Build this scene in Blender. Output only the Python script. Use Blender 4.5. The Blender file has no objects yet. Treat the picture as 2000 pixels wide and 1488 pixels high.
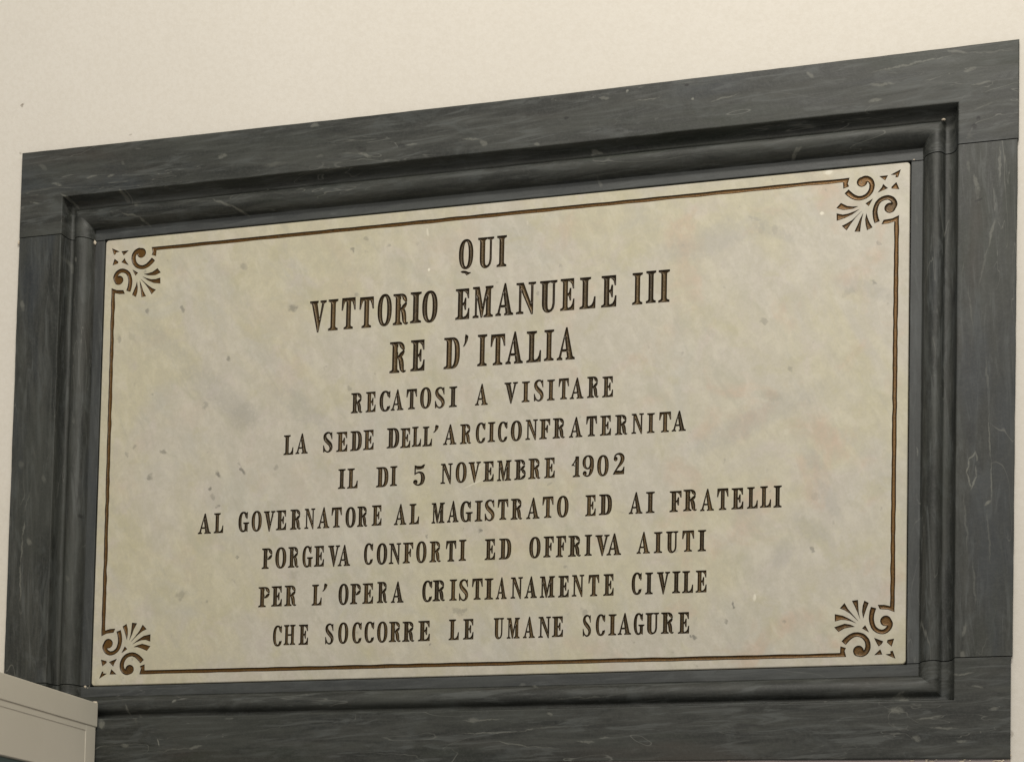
import bpy, math, random
import numpy as np
from mathutils import Vector, Matrix
from mathutils.geometry import delaunay_2d_cdt

random.seed(7); rng = np.random.default_rng(7)
scene = bpy.context.scene
col = scene.collection

# ================================================================ camera
# world: x along the wall, z up, -y out of the wall; origin = lower left corner of the marble slab's front
W, H = 1.4108, 0.8
cam_d = bpy.data.cameras.new('camera'); cam = bpy.data.objects.new('camera', cam_d); col.objects.link(cam)
scene.camera = cam
R = Matrix(((0.9773701, 0.21083987, 0.0171533), (-0.00762557, -0.04591972, 0.99891603), (0.211399, -0.97644146, -0.04327279)))
cam.matrix_world = Matrix.Translation((1.48154582, -2.30515202, -0.48556977)) @ R.transposed().to_4x4()
cam_d.sensor_fit = 'HORIZONTAL'; cam_d.sensor_width = 36
cam_d.lens = 2867.47/2000*36
cam_d.shift_x = -235.86/2000; cam_d.shift_y = 1028.15/2000
cam_d.clip_start = .05; cam_d.clip_end = 60

# ================================================================ world and lamps
wd = bpy.data.worlds.new('World'); scene.world = wd; wd.use_nodes = True
bg = wd.node_tree.nodes['Background']; bg.inputs[0].default_value = (1.0, .955, .88, 1); bg.inputs[1].default_value = .36
def lamp(name, loc, aim, sx, sy, power, colr):
    d = bpy.data.lights.new(name, 'AREA'); d.shape = 'RECTANGLE'; d.size = sx; d.size_y = sy; d.energy = power; d.color = colr
    o = bpy.data.objects.new(name, d); col.objects.link(o); o.location = loc
    o.rotation_euler = (Vector(aim)-Vector(loc)).to_track_quat('-Z', 'Y').to_euler(); return o
lamp('ceiling_lamp', (1.55, -2.3, 3.1), (.75, 0, .4), 1.3, .4, 74, (1.0, .955, .87))
lamp('hall_ceiling_lamp', (1.3, -4.9, 2.45), (1.1, 0, .4), 2.6, .7, 60, (1.0, .95, .85))
vs = scene.view_settings
scene.display_settings.display_device = 'sRGB'
vs.view_transform = 'Standard'; vs.look = 'None'; vs.exposure = 0; vs.gamma = 1; vs.use_curve_mapping = False

# ================================================================ node helpers
class NT:
    def __init__(s, name):
        s.m = bpy.data.materials.new(name); s.m.use_nodes = True; s.t = s.m.node_tree; s.N = s.t.nodes; s.L = s.t.links
        s.b = s.N['Principled BSDF']
    def n(s, ty, **k):
        x = s.N.new(ty)
        for a, v in k.items(): setattr(x, a, v)
        return x
    def put(s, sock, v):
        if isinstance(v, bpy.types.NodeSocket): s.L.new(v, sock)
        else: sock.default_value = v
    def co(s, scale=(1, 1, 1), rot=(0, 0, 0), loc=(0, 0, 0)):
        """object coordinates, turned first and stretched afterwards"""
        v = s.n('ShaderNodeTexCoord').outputs['Object']
        for kw in ((rot, (1, 1, 1), (0, 0, 0)), ((0, 0, 0), scale, loc)):
            if any(kw[0]) or any(q != 1 for q in kw[1]) or any(kw[2]):
                mp = s.n('ShaderNodeMapping'); s.L.new(v, mp.inputs[0]); mp.inputs[1].default_value = kw[2]
                mp.inputs[2].default_value = kw[0]; mp.inputs[3].default_value = kw[1]; v = mp.outputs[0]
        return v
    def noise(s, v, sc, det=4, rough=.55, dist=0):
        x = s.n('ShaderNodeTexNoise'); s.L.new(v, x.inputs['Vector']); x.inputs['Scale'].default_value = sc
        x.inputs['Detail'].default_value = det; x.inputs['Roughness'].default_value = rough; x.inputs['Distortion'].default_value = dist
        return x.outputs['Fac']
    def rng(s, v, a, b, c=0., d=1., smooth=True):
        x = s.n('ShaderNodeMapRange'); x.interpolation_type = 'SMOOTHSTEP' if smooth else 'LINEAR'
        s.L.new(v, x.inputs[0])
        for i, q in enumerate((a, b, c, d)): x.inputs[1+i].default_value = q
        return x.outputs[0]
    def mix(s, f, a, b, mode='MIX'):
        x = s.n('ShaderNodeMix', data_type='RGBA', blend_type=mode); s.put(x.inputs[0], f)
        s.put(x.inputs[6], (*a, 1) if isinstance(a, tuple) and len(a) == 3 else a)
        s.put(x.inputs[7], (*b, 1) if isinstance(b, tuple) and len(b) == 3 else b); return x.outputs[2]
    def math(s, op, a, b=None, clamp=False):
        x = s.n('ShaderNodeMath', operation=op, use_clamp=clamp); s.put(x.inputs[0], a)
        if b is not None: s.put(x.inputs[1], b)
        return x.outputs[0]
    def vmath(s, op, a, b=None):
        x = s.n('ShaderNodeVectorMath', operation=op); s.put(x.inputs[0], a)
        if b is not None: s.put(x.inputs[1], b)
        return x
    def bump(s, h, strength, dist=.001, prev=None):
        x = s.n('ShaderNodeBump'); s.L.new(h, x.inputs['Height']); x.inputs['Strength'].default_value = strength
        x.inputs['Distance'].default_value = dist
        if prev is not None: s.L.new(prev, x.inputs['Normal'])
        return x.outputs[0]
def marks(m, segs, warp=.004, wsc=45):
    """segs in metres: (x0, z0, x1, z1, half width, strength): soft veins and spots in the stone's x,z plane -> one mask"""
    tc = m.n('ShaderNodeTexCoord'); flat = m.vmath('MULTIPLY', tc.outputs['Object'], (1, 0, 1)).outputs[0]
    ns = m.n('ShaderNodeTexNoise'); m.L.new(flat, ns.inputs['Vector']); ns.inputs['Scale'].default_value = wsc; ns.inputs['Detail'].default_value = 4
    off = m.vmath('SUBTRACT', ns.outputs['Color'], (.5, .5, .5)).outputs[0]
    off = m.vmath('MULTIPLY', off, (warp*2, 0, warp*2)).outputs[0]; P = m.vmath('ADD', flat, off).outputs[0]
    brk = m.rng(m.noise(flat, 150, 4, .65), .36, .56, .35, 1.15)
    bins = {}
    for q in segs: bins.setdefault(round(q[5]*4)/4 or .15, []).append(q)
    tot = None
    for s in sorted(bins):
        for b in range(0, len(bins[s]), 9):
            raw = None
            for x0, z0, x1, z1, w, _ in bins[s][b:b+9]:
                mp = m.n('ShaderNodeMapping', vector_type='TEXTURE'); m.L.new(P, mp.inputs[0]); L = math.hypot(x1-x0, z1-z0)
                mp.inputs[1].default_value = ((x0+x1)/2, 0, (z0+z1)/2); mp.inputs[2].default_value = (0, -math.atan2(z1-z0, x1-x0), 0)
                mp.inputs[3].default_value = (L*.56+w, 1, w*1.15)
                g = m.n('ShaderNodeTexGradient', gradient_type='SPHERICAL'); m.L.new(mp.outputs[0], g.inputs[0])
                raw = g.outputs['Fac'] if raw is None else m.math('MAXIMUM', raw, g.outputs['Fac'])
            r = m.math('MULTIPLY', m.math('MULTIPLY', m.math('MULTIPLY', raw, brk), 2.2, True), s); tot = r if tot is None else m.math('MAXIMUM', tot, r)
            # hand the point on through the finished batch, so that the renderer works the batches off one after another
            c = m.n('ShaderNodeCombineXYZ'); m.L.new(m.math('MULTIPLY', tot, 1e-7), c.inputs[1]); P = m.vmath('ADD', P, c.outputs[0]).outputs[0]
    return tot

# marks seen in the stone (x0, z0, x1, z1, half width, strength), metres
MARBLE_SPOTS = [(0.2679, 0.7321, 0.2699, 0.7282, 0.00631, 0.6),(0.0787, 0.7392, 0.0787, 0.7373, 0.0036, 0.5),(0.0852, 0.6657, 0.0873, 0.6637, 0.00541, 0.7),(0.1527, 0.6649, 0.1548, 0.661, 0.0045, 0.7),(0.3598, 0.6492, 0.3655, 0.6469, 0.00721, 0.7),(0.4715, 0.7422, 0.4725, 0.7403, 0.0036, 0.7),(0.4811, 0.6644, 0.4821, 0.6617, 0.0036, 0.5),(0.0315, 0.6255, 0.034, 0.6133, 0.0045, 0.4),(0.0526, 0.6248, 0.065, 0.6146, 0.00541, 0.3),(0.2439, 0.5703, 0.2459, 0.5683, 0.0036, 0.7),(0.2026, 0.4896, 0.2056, 0.4876, 0.00631, 0.5),(0.0687, 0.4232, 0.0698, 0.4213, 0.0036, 0.6),(0.0532, 0.4113, 0.0553, 0.4093, 0.0036, 0.6),(0.1227, 0.4127, 0.1278, 0.4078, 0.0045, 0.8),(0.1005, 0.3683, 0.1016, 0.3655, 0.00541, 0.7),(0.23, 0.3657, 0.234, 0.3619, 0.0045, 0.9),(0.2702, 0.3796, 0.2721, 0.3786, 0.0027, 0.6),(0.2752, 0.3731, 0.2812, 0.3646, 0.0036, 1.0),(0.2172, 0.3411, 0.2182, 0.3402, 0.0036, 0.9),(0.3394, 0.3712, 0.3404, 0.3694, 0.0045, 0.4),(0.2328, 0.3087, 0.2338, 0.3078, 0.0036, 0.7),(0.2195, 0.3302, 0.2256, 0.3217, 0.0036, 0.4),(0.2714, 0.2162, 0.2724, 0.2153, 0.0036, 0.7),(0.7099, 0.2421, 0.7134, 0.2446, 0.0036, 1.0),(0.6181, 0.2395, 0.6182, 0.2378, 0.0027, 0.8),(0.682, 0.2478, 0.682, 0.2469, 0.0018, 0.7),(0.8558, 0.1757, 0.861, 0.1746, 0.0036, 0.4),(0.6681, 0.1118, 0.6808, 0.1062, 0.00631, 0.5),(0.6852, 0.1095, 0.6896, 0.1111, 0.0036, 0.5),(0.8909, 0.1039, 0.8945, 0.097, 0.00541, 0.5),(1.1366, 0.1051, 1.1392, 0.1, 0.0027, 0.9),(1.1271, 0.0764, 1.1288, 0.0747, 0.0036, 0.8),(1.0668, 0.0535, 1.0693, 0.0518, 0.0018, 1),(1.0726, 0.0534, 1.0777, 0.0515, 0.0027, 0.9),(1.2245, 0.4822, 1.2254, 0.4796, 0.0045, 0.6),(1.2191, 0.0709, 1.2223, 0.0716, 0.0027, 0.5),(1.3543, 0.6107, 1.3575, 0.6096, 0.0036, 0.8),(1.3142, 0.6008, 1.3222, 0.5993, 0.00631, 0.35),(1.3182, 0.6013, 1.3102, 0.5928, 0.00541, 0.25),(1.1761, 0.7208, 1.1755, 0.7066, 0.00541, 0.35),(1.196, 0.7173, 1.1987, 0.7044, 0.0036, 0.3),(1.1527, 0.7349, 1.1735, 0.7278, 0.0036, 0.35),(1.1733, 0.4416, 1.2145, 0.4346, 0.00901, 0.18),(1.2615, 0.1866, 1.2631, 0.1857, 0.0045, 0.7),(1.2653, 0.2727, 1.2734, 0.269, 0.00631, 0.35),(1.3616, 0.6755, 1.3633, 0.6737, 0.0036, 0.6),(1.1799, 0.5616, 1.1841, 0.5596, 0.0045, 0.4),(0.381, 0.184, 0.3783, 0.1797, 0.00901, 0.35),(0.1649, 0.1541, 0.1706, 0.1566, 0.00901, 0.4),(0.6272, 0.0554, 0.6281, 0.0545, 0.0027, 0.8),(0.4715, 0.5012, 0.4734, 0.4984, 0.0045, 0.6),(0.8252, 0.65, 0.8271, 0.6472, 0.00541, 0.35),(0.2714, 0.4634, 0.2811, 0.4601, 0.02703, 0.2),(0.2178, 0.1431, 0.2178, 0.1422, 0.0027, 0.4),(0.4953, 0.7598, 0.4963, 0.757, 0.0036, 0.5),(0.5376, 0.7426, 0.5395, 0.7415, 0.0036, 0.4),(0.8025, 0.6397, 0.8043, 0.6369, 0.0027, 0.5),(0.5884, 0.7425, 0.5894, 0.7397, 0.0027, 0.35)]
MARBLE_VEINS = [(1.0662, 0.357, 1.2714, 0.4441, 0.021615, 0.144),(1.2482, 0.3463, 1.281, 0.3114, 0.012164999999999999, 0.3),(1.2731, 0.2953, 1.306, 0.2361, 0.012164999999999999, 0.3),(1.2415, 0.2311, 1.2823, 0.2045, 0.016215, 0.3),(1.2256, 0.1989, 1.2097, 0.1666, 0.016215, 0.24),(1.1426, 0.2691, 1.1716, 0.2593, 0.013515000000000001, 0.18),(1.0187, 0.6824, 1.186, 0.7267, 0.027030000000000002, 0.144),(1.1694, 0.7282, 1.2194, 0.69, 0.013515000000000001, 0.216),(0.1612, 0.5562, 0.3005, 0.4561, 0.024329999999999997, 0.168),(0.0793, 0.6357, 0.1606, 0.5745, 0.020265, 0.144),(1.3019, 0.6118, 1.3825, 0.5844, 0.016215, 0.18),(0.3372, 0.5077, 0.4342, 0.4298, 0.018915, 0.144)]
MARBLE_PALE = [(0.6835, 0.3387, 0.7198, 0.3558, 0.00144, 0.55),(0.6804, 0.3163, 0.7168, 0.3291, 0.00144, 0.45),(0.6938, 0.3182, 0.7158, 0.3343, 0.00117, 0.35),(1.273, 0.7303, 1.2738, 0.7294, 0.0036, 1.0),(1.2771, 0.796, 1.2853, 0.7969, 0.0045, 0.7),(0.6106, 0.6953, 0.6106, 0.6944, 0.0027, 1.0),(1.1727, 0.1161, 1.1728, 0.1104, 0.0027, 0.8),(0.6053, 0.7649, 0.6074, 0.7541, 0.00225, 0.4),(0.7822, 0.7644, 0.7823, 0.7573, 0.0018, 0.3),(1.0778, 0.1514, 1.0944, 0.1548, 0.00721, 0.12)]
STONE_VEINS = [(1.5009, 0.2835, 1.5046, 0.3032, 0.00144, 0.7),(1.5046, 0.3032, 1.5137, 0.3169, 0.00162, 0.7),(1.5137, 0.3169, 1.5161, 0.3025, 0.00144, 0.5),(1.5009, 0.2835, 1.5087, 0.2593, 0.00162, 0.7),(1.5087, 0.2577, 1.5147, 0.2788, 0.00144, 0.7),(1.5147, 0.2788, 1.5154, 0.2946, 0.00126, 0.6),(1.5295, 0.2344, 1.5363, 0.238, 0.0027, 0.7),(1.5324, 0.369, 1.5366, 0.3013, 0.00135, 0.4),(1.5366, 0.3013, 1.5393, 0.2379, 0.00126, 0.4),(1.4965, 0.2559, 1.5033, 0.1605, 0.00135, 0.35),(1.3488, 0.9283, 1.4745, 0.9424, 0.00162, 0.4),(1.4667, 0.9515, 1.4939, 0.9433, 0.0027, 0.4),(1.4939, 0.9433, 1.5746, 0.9403, 0.00135, 0.35),(1.349, 0.9093, 1.3871, 0.9083, 0.0027, 0.5),(1.3493, 0.8829, 1.3651, 0.8852, 0.0036, 0.6),(1.4941, 0.9156, 1.5095, 0.9179, 0.0027, 0.4),(1.5059, 0.8915, 1.5343, 0.8947, 0.0018, 0.5),(1.5023, 0.8496, 1.5483, 0.864, 0.00135, 0.35),(-0.112, 0.9291, -0.1014, 0.9197, 0.0045, 0.35),(-0.0851, 0.8929, -0.0687, 0.8885, 0.0027, 0.4),(-0.0195, 0.8966, 0.0006, 0.8974, 0.00225, 0.5),(0.0237, 0.895, 0.0326, 0.8969, 0.0027, 0.4),(-0.1299, 0.8637, -0.1093, 0.858, 0.0018, 0.5),(0.0498, 0.9182, 0.053, 0.9142, 0.0036, 0.35),(0.0428, 0.8361, 0.0749, 0.8275, 0.0018, 0.5),(0.0749, 0.8275, 0.0881, 0.8162, 0.0018, 0.5),(0.0669, 0.8577, 0.0741, 0.8496, 0.0036, 0.35),(-0.0691, 0.8727, -0.0462, 0.8547, 0.00225, 0.4),(0.2192, 0.8429, 0.2486, 0.831, 0.0027, 0.6),(0.2486, 0.831, 0.2777, 0.8192, 0.0018, 0.4),(0.2365, 0.9083, 0.248, 0.9089, 0.0045, 0.5),(0.4067, 0.9445, 0.418, 0.9442, 0.0036, 0.5),(0.4939, 0.8889, 0.5154, 0.8796, 0.0027, 0.5),(0.5792, 0.8933, 0.5973, 0.8941, 0.0018, 0.5),(0.3234, 0.884, 0.3614, 0.8847, 0.0036, 0.3),(0.4177, 0.8897, 0.427, 0.8914, 0.0027, 0.35),(0.6785, 0.8943, 0.7099, 0.8884, 0.0018, 0.4),(0.71, 0.8849, 0.7189, 0.8814, 0.0045, 0.4),(0.803, 0.8708, 0.8091, 0.8711, 0.0027, 0.6),(0.9119, 0.9391, 0.9275, 0.9348, 0.0027, 0.5),(0.9704, 0.9249, 1.0128, 0.927, 0.00135, 0.4),(1.0969, 0.9109, 1.1382, 0.9181, 0.00144, 0.5),(0.8944, 0.863, 0.9117, 0.8586, 0.0027, 0.7),(0.8945, 0.8604, 0.9074, 0.8608, 0.0027, 0.7),(0.9038, 0.8209, 0.9084, 0.8076, 0.0027, 0.4),(1.2255, 0.8217, 1.2376, 0.8304, 0.0027, 0.6),(0.9572, 0.9452, 0.9581, 0.9451, 0.00225, 1),(1.0659, 0.9194, 1.0667, 0.9193, 0.00225, 1),(0.9564, 0.9436, 0.9573, 0.9435, 0.0018, 0.8),(0.0476, 0.8678, 0.0499, 0.8612, 0.0036, 0.5),(0.062, 0.8554, 0.0702, 0.8482, 0.0036, 0.6),(0.0566, 0.8679, 0.0571, 0.8549, 0.0018, 0.4),(0.2711, 1.0316, 0.2721, 1.0297, 0.0027, 0.1),(1.2508, 0.9396, 1.259, 0.9328, 0.0036, 0.5),(0.7143, -0.0789, 0.7248, -0.0799, 0.0045, 0.6),(0.7012, -0.082, 0.771, -0.08, 0.00144, 0.45),(0.6973, -0.103, 0.806, -0.1007, 0.00135, 0.5),(0.806, -0.1007, 0.8231, -0.0952, 0.00144, 0.5),(0.8231, -0.0952, 0.8659, -0.0951, 0.00135, 0.35),(0.7587, -0.1158, 0.8151, -0.1259, 0.00135, 0.4),(0.8151, -0.1259, 0.8623, -0.1299, 0.00126, 0.3),(0.8423, -0.0714, 0.8527, -0.075, 0.0018, 0.5),(0.8961, -0.118, 0.9215, -0.1201, 0.0018, 0.5),(0.9299, -0.1153, 0.9467, -0.1131, 0.00135, 0.4),(0.7869, -0.0167, 0.7956, -0.0169, 0.0027, 0.4),(0.8086, -0.0197, 0.8173, -0.0225, 0.0027, 0.5),(0.8435, -0.0456, 0.9538, -0.0432, 0.00135, 0.35),(0.08, -0.0397, 0.0864, -0.0541, 0.0027, 0.4),(0.102, -0.0544, 0.1123, -0.0706, 0.0036, 0.2),(0.171, -0.0347, 0.1739, -0.0339, 0.0036, 0.8),(0.0439, -0.0711, 0.0471, -0.0783, 0.00631, 0.7),(0.0865, -0.1118, 0.0963, -0.1138, 0.0036, 0.5),(0.1531, -0.1014, 0.1545, -0.1138, 0.00108, 0.9),(0.2122, -0.1191, 0.2359, -0.1151, 0.0027, 0.4),(0.1452, -0.1242, 0.2217, -0.1175, 0.00135, 0.3),(1.39, -0.0779, 1.4055, -0.0798, 0.00541, 0.55),(1.4288, -0.0929, 1.4686, -0.0882, 0.0018, 0.6),(1.4481, -0.1067, 1.4901, -0.1082, 0.0018, 0.5),(1.4834, -0.0257, 1.5122, -0.0249, 0.0018, 0.6),(1.4252, -0.122, 1.4321, -0.1237, 0.0045, 0.5),(1.4887, -0.1278, 1.5016, -0.1272, 0.0027, 0.5),(1.5124, -0.0445, 1.5275, -0.0472, 0.0018, 0.4),(1.5391, -0.081, 1.5481, -0.0797, 0.0027, 0.4),(1.3898, -0.0573, 1.4068, -0.0482, 0.00225, 0.5),(1.3975, -0.0535, 1.4131, -0.0594, 0.0045, 0.4),(-0.0433, 0.1922, -0.039, 0.1847, 0.0036, 0.3),(-0.1092, 0.2569, -0.1058, 0.2476, 0.0045, 0.5),(-0.1175, 0.2865, -0.1215, 0.2593, 0.0018, 0.5),(-0.1215, 0.2593, -0.1227, 0.2137, 0.00225, 0.45),(-0.1227, 0.2137, -0.1218, 0.1407, 0.0018, 0.4),(-0.1484, 0.2972, -0.1458, 0.2833, 0.0036, 0.3),(-0.0852, 0.3671, -0.0818, 0.3578, 0.0045, 0.3),(-0.1202, 0.3049, -0.1095, 0.341, 0.00144, 0.25),(-0.1382, 0.6839, -0.1356, 0.6698, 0.0036, 0.4),(-0.0628, 0.7609, -0.0561, 0.7418, 0.0036, 0.35),(-0.0478, 0.7642, -0.0455, 0.7566, 0.0027, 0.4),(-0.1318, 0.3926, -0.1265, 0.3877, 0.00541, 0.3),(1.499, 0.7689, 1.5014, 0.7581, 0.0036, 0.35),(1.5092, 0.7477, 1.5163, 0.7251, 0.00315, 0.4),(1.5472, 0.7922, 1.5476, 0.7358, 0.0018, 0.5),(1.5396, 0.6762, 1.5322, 0.6367, 0.0027, 0.5),(1.5107, 0.7435, 1.5164, 0.7066, 0.0027, 0.25),(1.4721, 0.7554, 1.4738, 0.7309, 0.0018, 0.3),(1.4235, 0.3399, 1.4259, 0.3293, 0.0018, 0.7),(1.4218, 0.7157, 1.4227, 0.6952, 0.0018, 0.3),(1.5306, 0.6368, 1.5173, 0.5738, 0.0018, 0.35),(1.5004, 0.5752, 1.5085, 0.5104, 0.00135, 0.3),(1.528, 0.4609, 1.5321, 0.4128, 0.0018, 0.3),(1.5111, 0.1444, 1.5153, 0.0811, 0.0018, 0.3),(1.5011, 0.0501, 1.4966, 0.0345, 0.0036, 0.5),(1.4945, 0.0063, 1.4984, 0.0014, 0.0036, 0.5),(1.5318, 0.2224, 1.5369, 0.1433, 0.00135, 0.3)]
STONE_PITS = [(1.5071, 0.8272, 1.5086, 0.8254, 0.0045, 1.0),(1.5139, 0.8386, 1.5147, 0.8369, 0.0036, 0.9),(1.0546, 0.9419, 1.058, 0.9423, 0.0027, 0.9),(0.852, 0.9096, 0.8589, 0.9097, 0.0027, 0.7),(0.4919, 0.898, 0.5059, 0.8921, 0.0045, 0.5),(0.5655, 0.8948, 0.5747, 0.8912, 0.0045, 0.6),(1.511, 0.7063, 1.521, 0.7102, 0.0018, 0.8),(-0.0243, 0.3001, -0.0243, 0.2992, 0.0036, 0.8),(0.8572, -0.0867, 0.8581, -0.0875, 0.0027, 0.6),(0.3425, 0.8821, 0.3614, 0.8829, 0.0045, 0.3)]
WALL_MARKS = [(-0.1609, 1.0485, -0.1558, 1.0507, 0.00234, 1.0),(-0.1588, 1.0473, -0.1588, 1.0463, 0.0027, 0.8),(-0.1585, 0.9616, -0.1574, 0.9596, 0.0027, 0.6),(1.5695, -0.1134, 1.5688, -0.1227, 0.0036, 0.5),(0.0573, 0.9707, 0.0603, 0.9713, 0.0018, 0.4)]
STONE_D, STONE_L = (.020, .022, .020), (.054, .056, .050)

# ================================================================ materials
def mat_marble():
    m = NT('aged_white_marble')
    big = m.noise(m.co(rot=(0, .5, 0), scale=(1, 1, .7)), 3.4, 6, .62, .8)
    c = m.mix(m.rng(big, .42, .58), (.572, .530, .390), (.570, .532, .458))
    w2 = m.noise(m.co(loc=(3, 1, 7), rot=(0, .7, 0), scale=(1, 1, .6)), 8, 5, .65, 1.)
    c = m.mix(m.rng(w2, .50, .68, 0, .60), c, (.52, .505, .45))
    lv = m.noise(m.co(loc=(5, 2, 2)), 15, 5, .62, .7)
    c = m.mix(m.rng(lv, .52, .68, 0, .5), c, (.585, .525, .485))
    pk = m.noise(m.co(loc=(9, 2, 1)), 10, 4, .6, .5)
    tx = m.n('ShaderNodeSeparateXYZ'); m.L.new(m.co(), tx.inputs[0])
    c = m.mix(m.math('MULTIPLY', m.rng(pk, .52, .70, 0, .75), m.rng(tx.outputs[0], .5, 1.35, .25, 1)), c, (.57, .43, .33))
    ye = m.noise(m.co(loc=(1, 8, 4)), 13, 5, .65, .4)
    c = m.mix(m.rng(ye, .53, .68, 0, .5), c, (.50, .465, .30))
    gn = m.noise(m.co(loc=(7, 8, 1), rot=(0, .6, 0), scale=(1, 1, .5)), 18, 5, .65, .8)
    c = m.mix(m.rng(gn, .55, .72, 0, .45), c, (.44, .43, .325))
    st = m.noise(m.co(rot=(0, .55, 0), scale=(1, 1, .25), loc=(0, 0, 2)), 30, 5, .62, 1.2)
    c = m.mix(m.rng(st, .56, .74, 0, .38), c, (.40, .39, .325))
    fine = m.noise(m.co(), 240, 3, .7)
    c = m.mix(m.rng(fine, .3, .75, 0, .26), c, (.40, .375, .28))
    mt = m.noise(m.co(loc=(6, 6, 1)), 75, 5, .7)
    c = m.mix(m.rng(mt, .42, .62, 0, .26), c, (.43, .40, .31))
    md = m.noise(m.co(loc=(3, 6, 8), rot=(0, .5, 0), scale=(1, 1, .6)), 32, 6, .7, .4)
    c = m.mix(m.rng(md, .44, .60, 0, .22), c, (.43, .405, .33)); c = m.mix(m.rng(md, .50, .34, 0, .30), c, (.66, .62, .51))
    ct = m.noise(m.co(rot=(0, .3, 0), scale=(1, 1, .25), loc=(2, 1, 9)), 110, 4, .65)
    c = m.mix(m.rng(ct, .54, .72, 0, .16), c, (.68, .65, .56))
    sp = m.noise(m.co(loc=(4, 4, 4)), 55, 2, .5)
    c = m.mix(m.rng(sp, .70, .78, 0, .5), c, (.30, .28, .24))
    wht = m.noise(m.co(loc=(2, 9, 4), rot=(0, .3, 0), scale=(1, 1, .25)), 60, 3, .6)
    c = m.mix(m.rng(wht, .70, .80, 0, .35), c, (.66, .62, .52))
    c = m.mix(m.math('MULTIPLY', marks(m, MARBLE_SPOTS, .0075, 95), .85), c, (.22, .21, .18))
    c = m.mix(marks(m, MARBLE_VEINS, .02, 14), c, (.34, .335, .32))
    c = m.mix(marks(m, MARBLE_PALE, .003, 60), c, (.78, .74, .62))
    # yellowed, rubbed rim of the slab
    m.L.new(c, m.b.inputs['Base Color'])
    m.L.new(m.rng(m.noise(m.co(), 14, 5), .3, .7, .33, .45), m.b.inputs['Roughness'])
    m.b.inputs['Specular IOR Level'].default_value = .30
    m.L.new(m.bump(m.noise(m.co(), 9, 3), .25, .003, m.bump(fine, .10, .0008)), m.b.inputs['Normal'])
    return m.m
def mat_bardiglio(name, along_x):
    m = NT(name)
    s1 = (.10, 1, 1) if along_x else (1, 1, .10); s2 = (.22, 1, 1) if along_x else (1, 1, .22)
    a = m.noise(m.co(scale=s1), 46, 7, .68, .5)
    c = m.mix(m.rng(a, .34, .66), STONE_D, STONE_L)
    a2 = m.noise(m.co(scale=(.11, 1, 1) if along_x else (1, 1, .11), loc=(1, 5, 1), rot=(0, .05, 0)), 85, 6, .68, .9)
    c = m.mix(m.rng(a2, .50, .66, 0, .75), c, (.088, .094, .090))
    cl = m.noise(m.co(scale=(.5, 1, 1) if along_x else (1, 1, .5), loc=(4, 4, 9)), 22, 6, .7, 1.)
    c = m.mix(m.rng(cl, .50, .66, 0, .45), c, (.078, .086, .084))
    c = m.mix(m.rng(a2, .50, .34, 0, .5), c, (.013, .015, .013))
    b = m.noise(m.co(scale=s2, loc=(5, 0, 3)), 13, 4, .6, .8)
    c = m.mix(m.rng(b, .48, .68, 0, .55), c, (0.053, 0.057, 0.049))
    br = m.noise(m.co(loc=(3, 3, 0), scale=s2), 9, 3, .6)
    c = m.mix(m.rng(br, .56, .74, 0, .6), c, (0.049, 0.039, 0.031))
    bl = m.noise(m.co(loc=(8, 3, 5), scale=s2), 10, 3, .6)
    c = m.mix(m.rng(bl, .56, .72, 0, .6), c, (0.031, 0.038, 0.046))
    gr = m.noise(m.co(loc=(2, 7, 5), scale=s2), 12, 4, .6)
    c = m.mix(m.rng(gr, .56, .72, 0, .55), c, (0.024, 0.030, 0.019))
    # thin pale veins running with the bed of the stone, broken up
    wv = m.noise(m.co(scale=(.16, 1, 1) if along_x else (1, 1, .16), loc=(2, 2, 2)), 17, 3, .5, 1.4)
    line = m.rng(m.math('ABSOLUTE', m.math('SUBTRACT', wv, .53)), .0, .006, 1, 0)
    brk = m.rng(m.noise(m.co(scale=s2, loc=(7, 7, 7)), 16, 3), .44, .60)
    c = m.mix(m.math('MULTIPLY', m.math('MULTIPLY', line, brk), .55), c, (.18, .18, .16))
    fl = m.noise(m.co(scale=(.3, 1, 1) if along_x else (1, 1, .3), loc=(1, 6, 4)), 60, 3, .5, .5)
    c = m.mix(m.rng(fl, .71, .80, 0, .5), c, (0.184, 0.184, 0.170))
    dk = m.noise(m.co(scale=(.2, 1, 1) if along_x else (1, 1, .2), loc=(6, 1, 4)), 40, 3, .5, .5)
    c = m.mix(m.rng(dk, .66, .78, 0, .6), c, (0.015, 0.015, 0.015))
    c = m.mix(marks(m, STONE_VEINS, .005, 60), c, (.19, .19, .165))
    c = m.mix(marks(m, STONE_PITS, .003, 70), c, (0.008, 0.008, 0.008))
    fine = m.noise(m.co(), 260, 3, .7)
    c = m.mix(m.rng(fine, .4, .75, 0, .30), c, (0.075, 0.075, 0.068))
    band = m.n('ShaderNodeAttribute', attribute_name='inner_band').outputs['Fac']     # the narrow inner fillet is coloured lighter and bluer
    c = m.mix(m.math('MULTIPLY', band, .32), c, (.088, .096, .104))
    m.L.new(c, m.b.inputs['Base Color'])
    m.L.new(m.rng(a, .3, .7, .46, .60), m.b.inputs['Roughness'])
    m.b.inputs['Specular IOR Level'].default_value = .34
    m.L.new(m.bump(m.noise(m.co(), 30, 4), .35, .002, m.bump(fine, .15, .0008)), m.b.inputs['Normal'])
    return m.m
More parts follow.
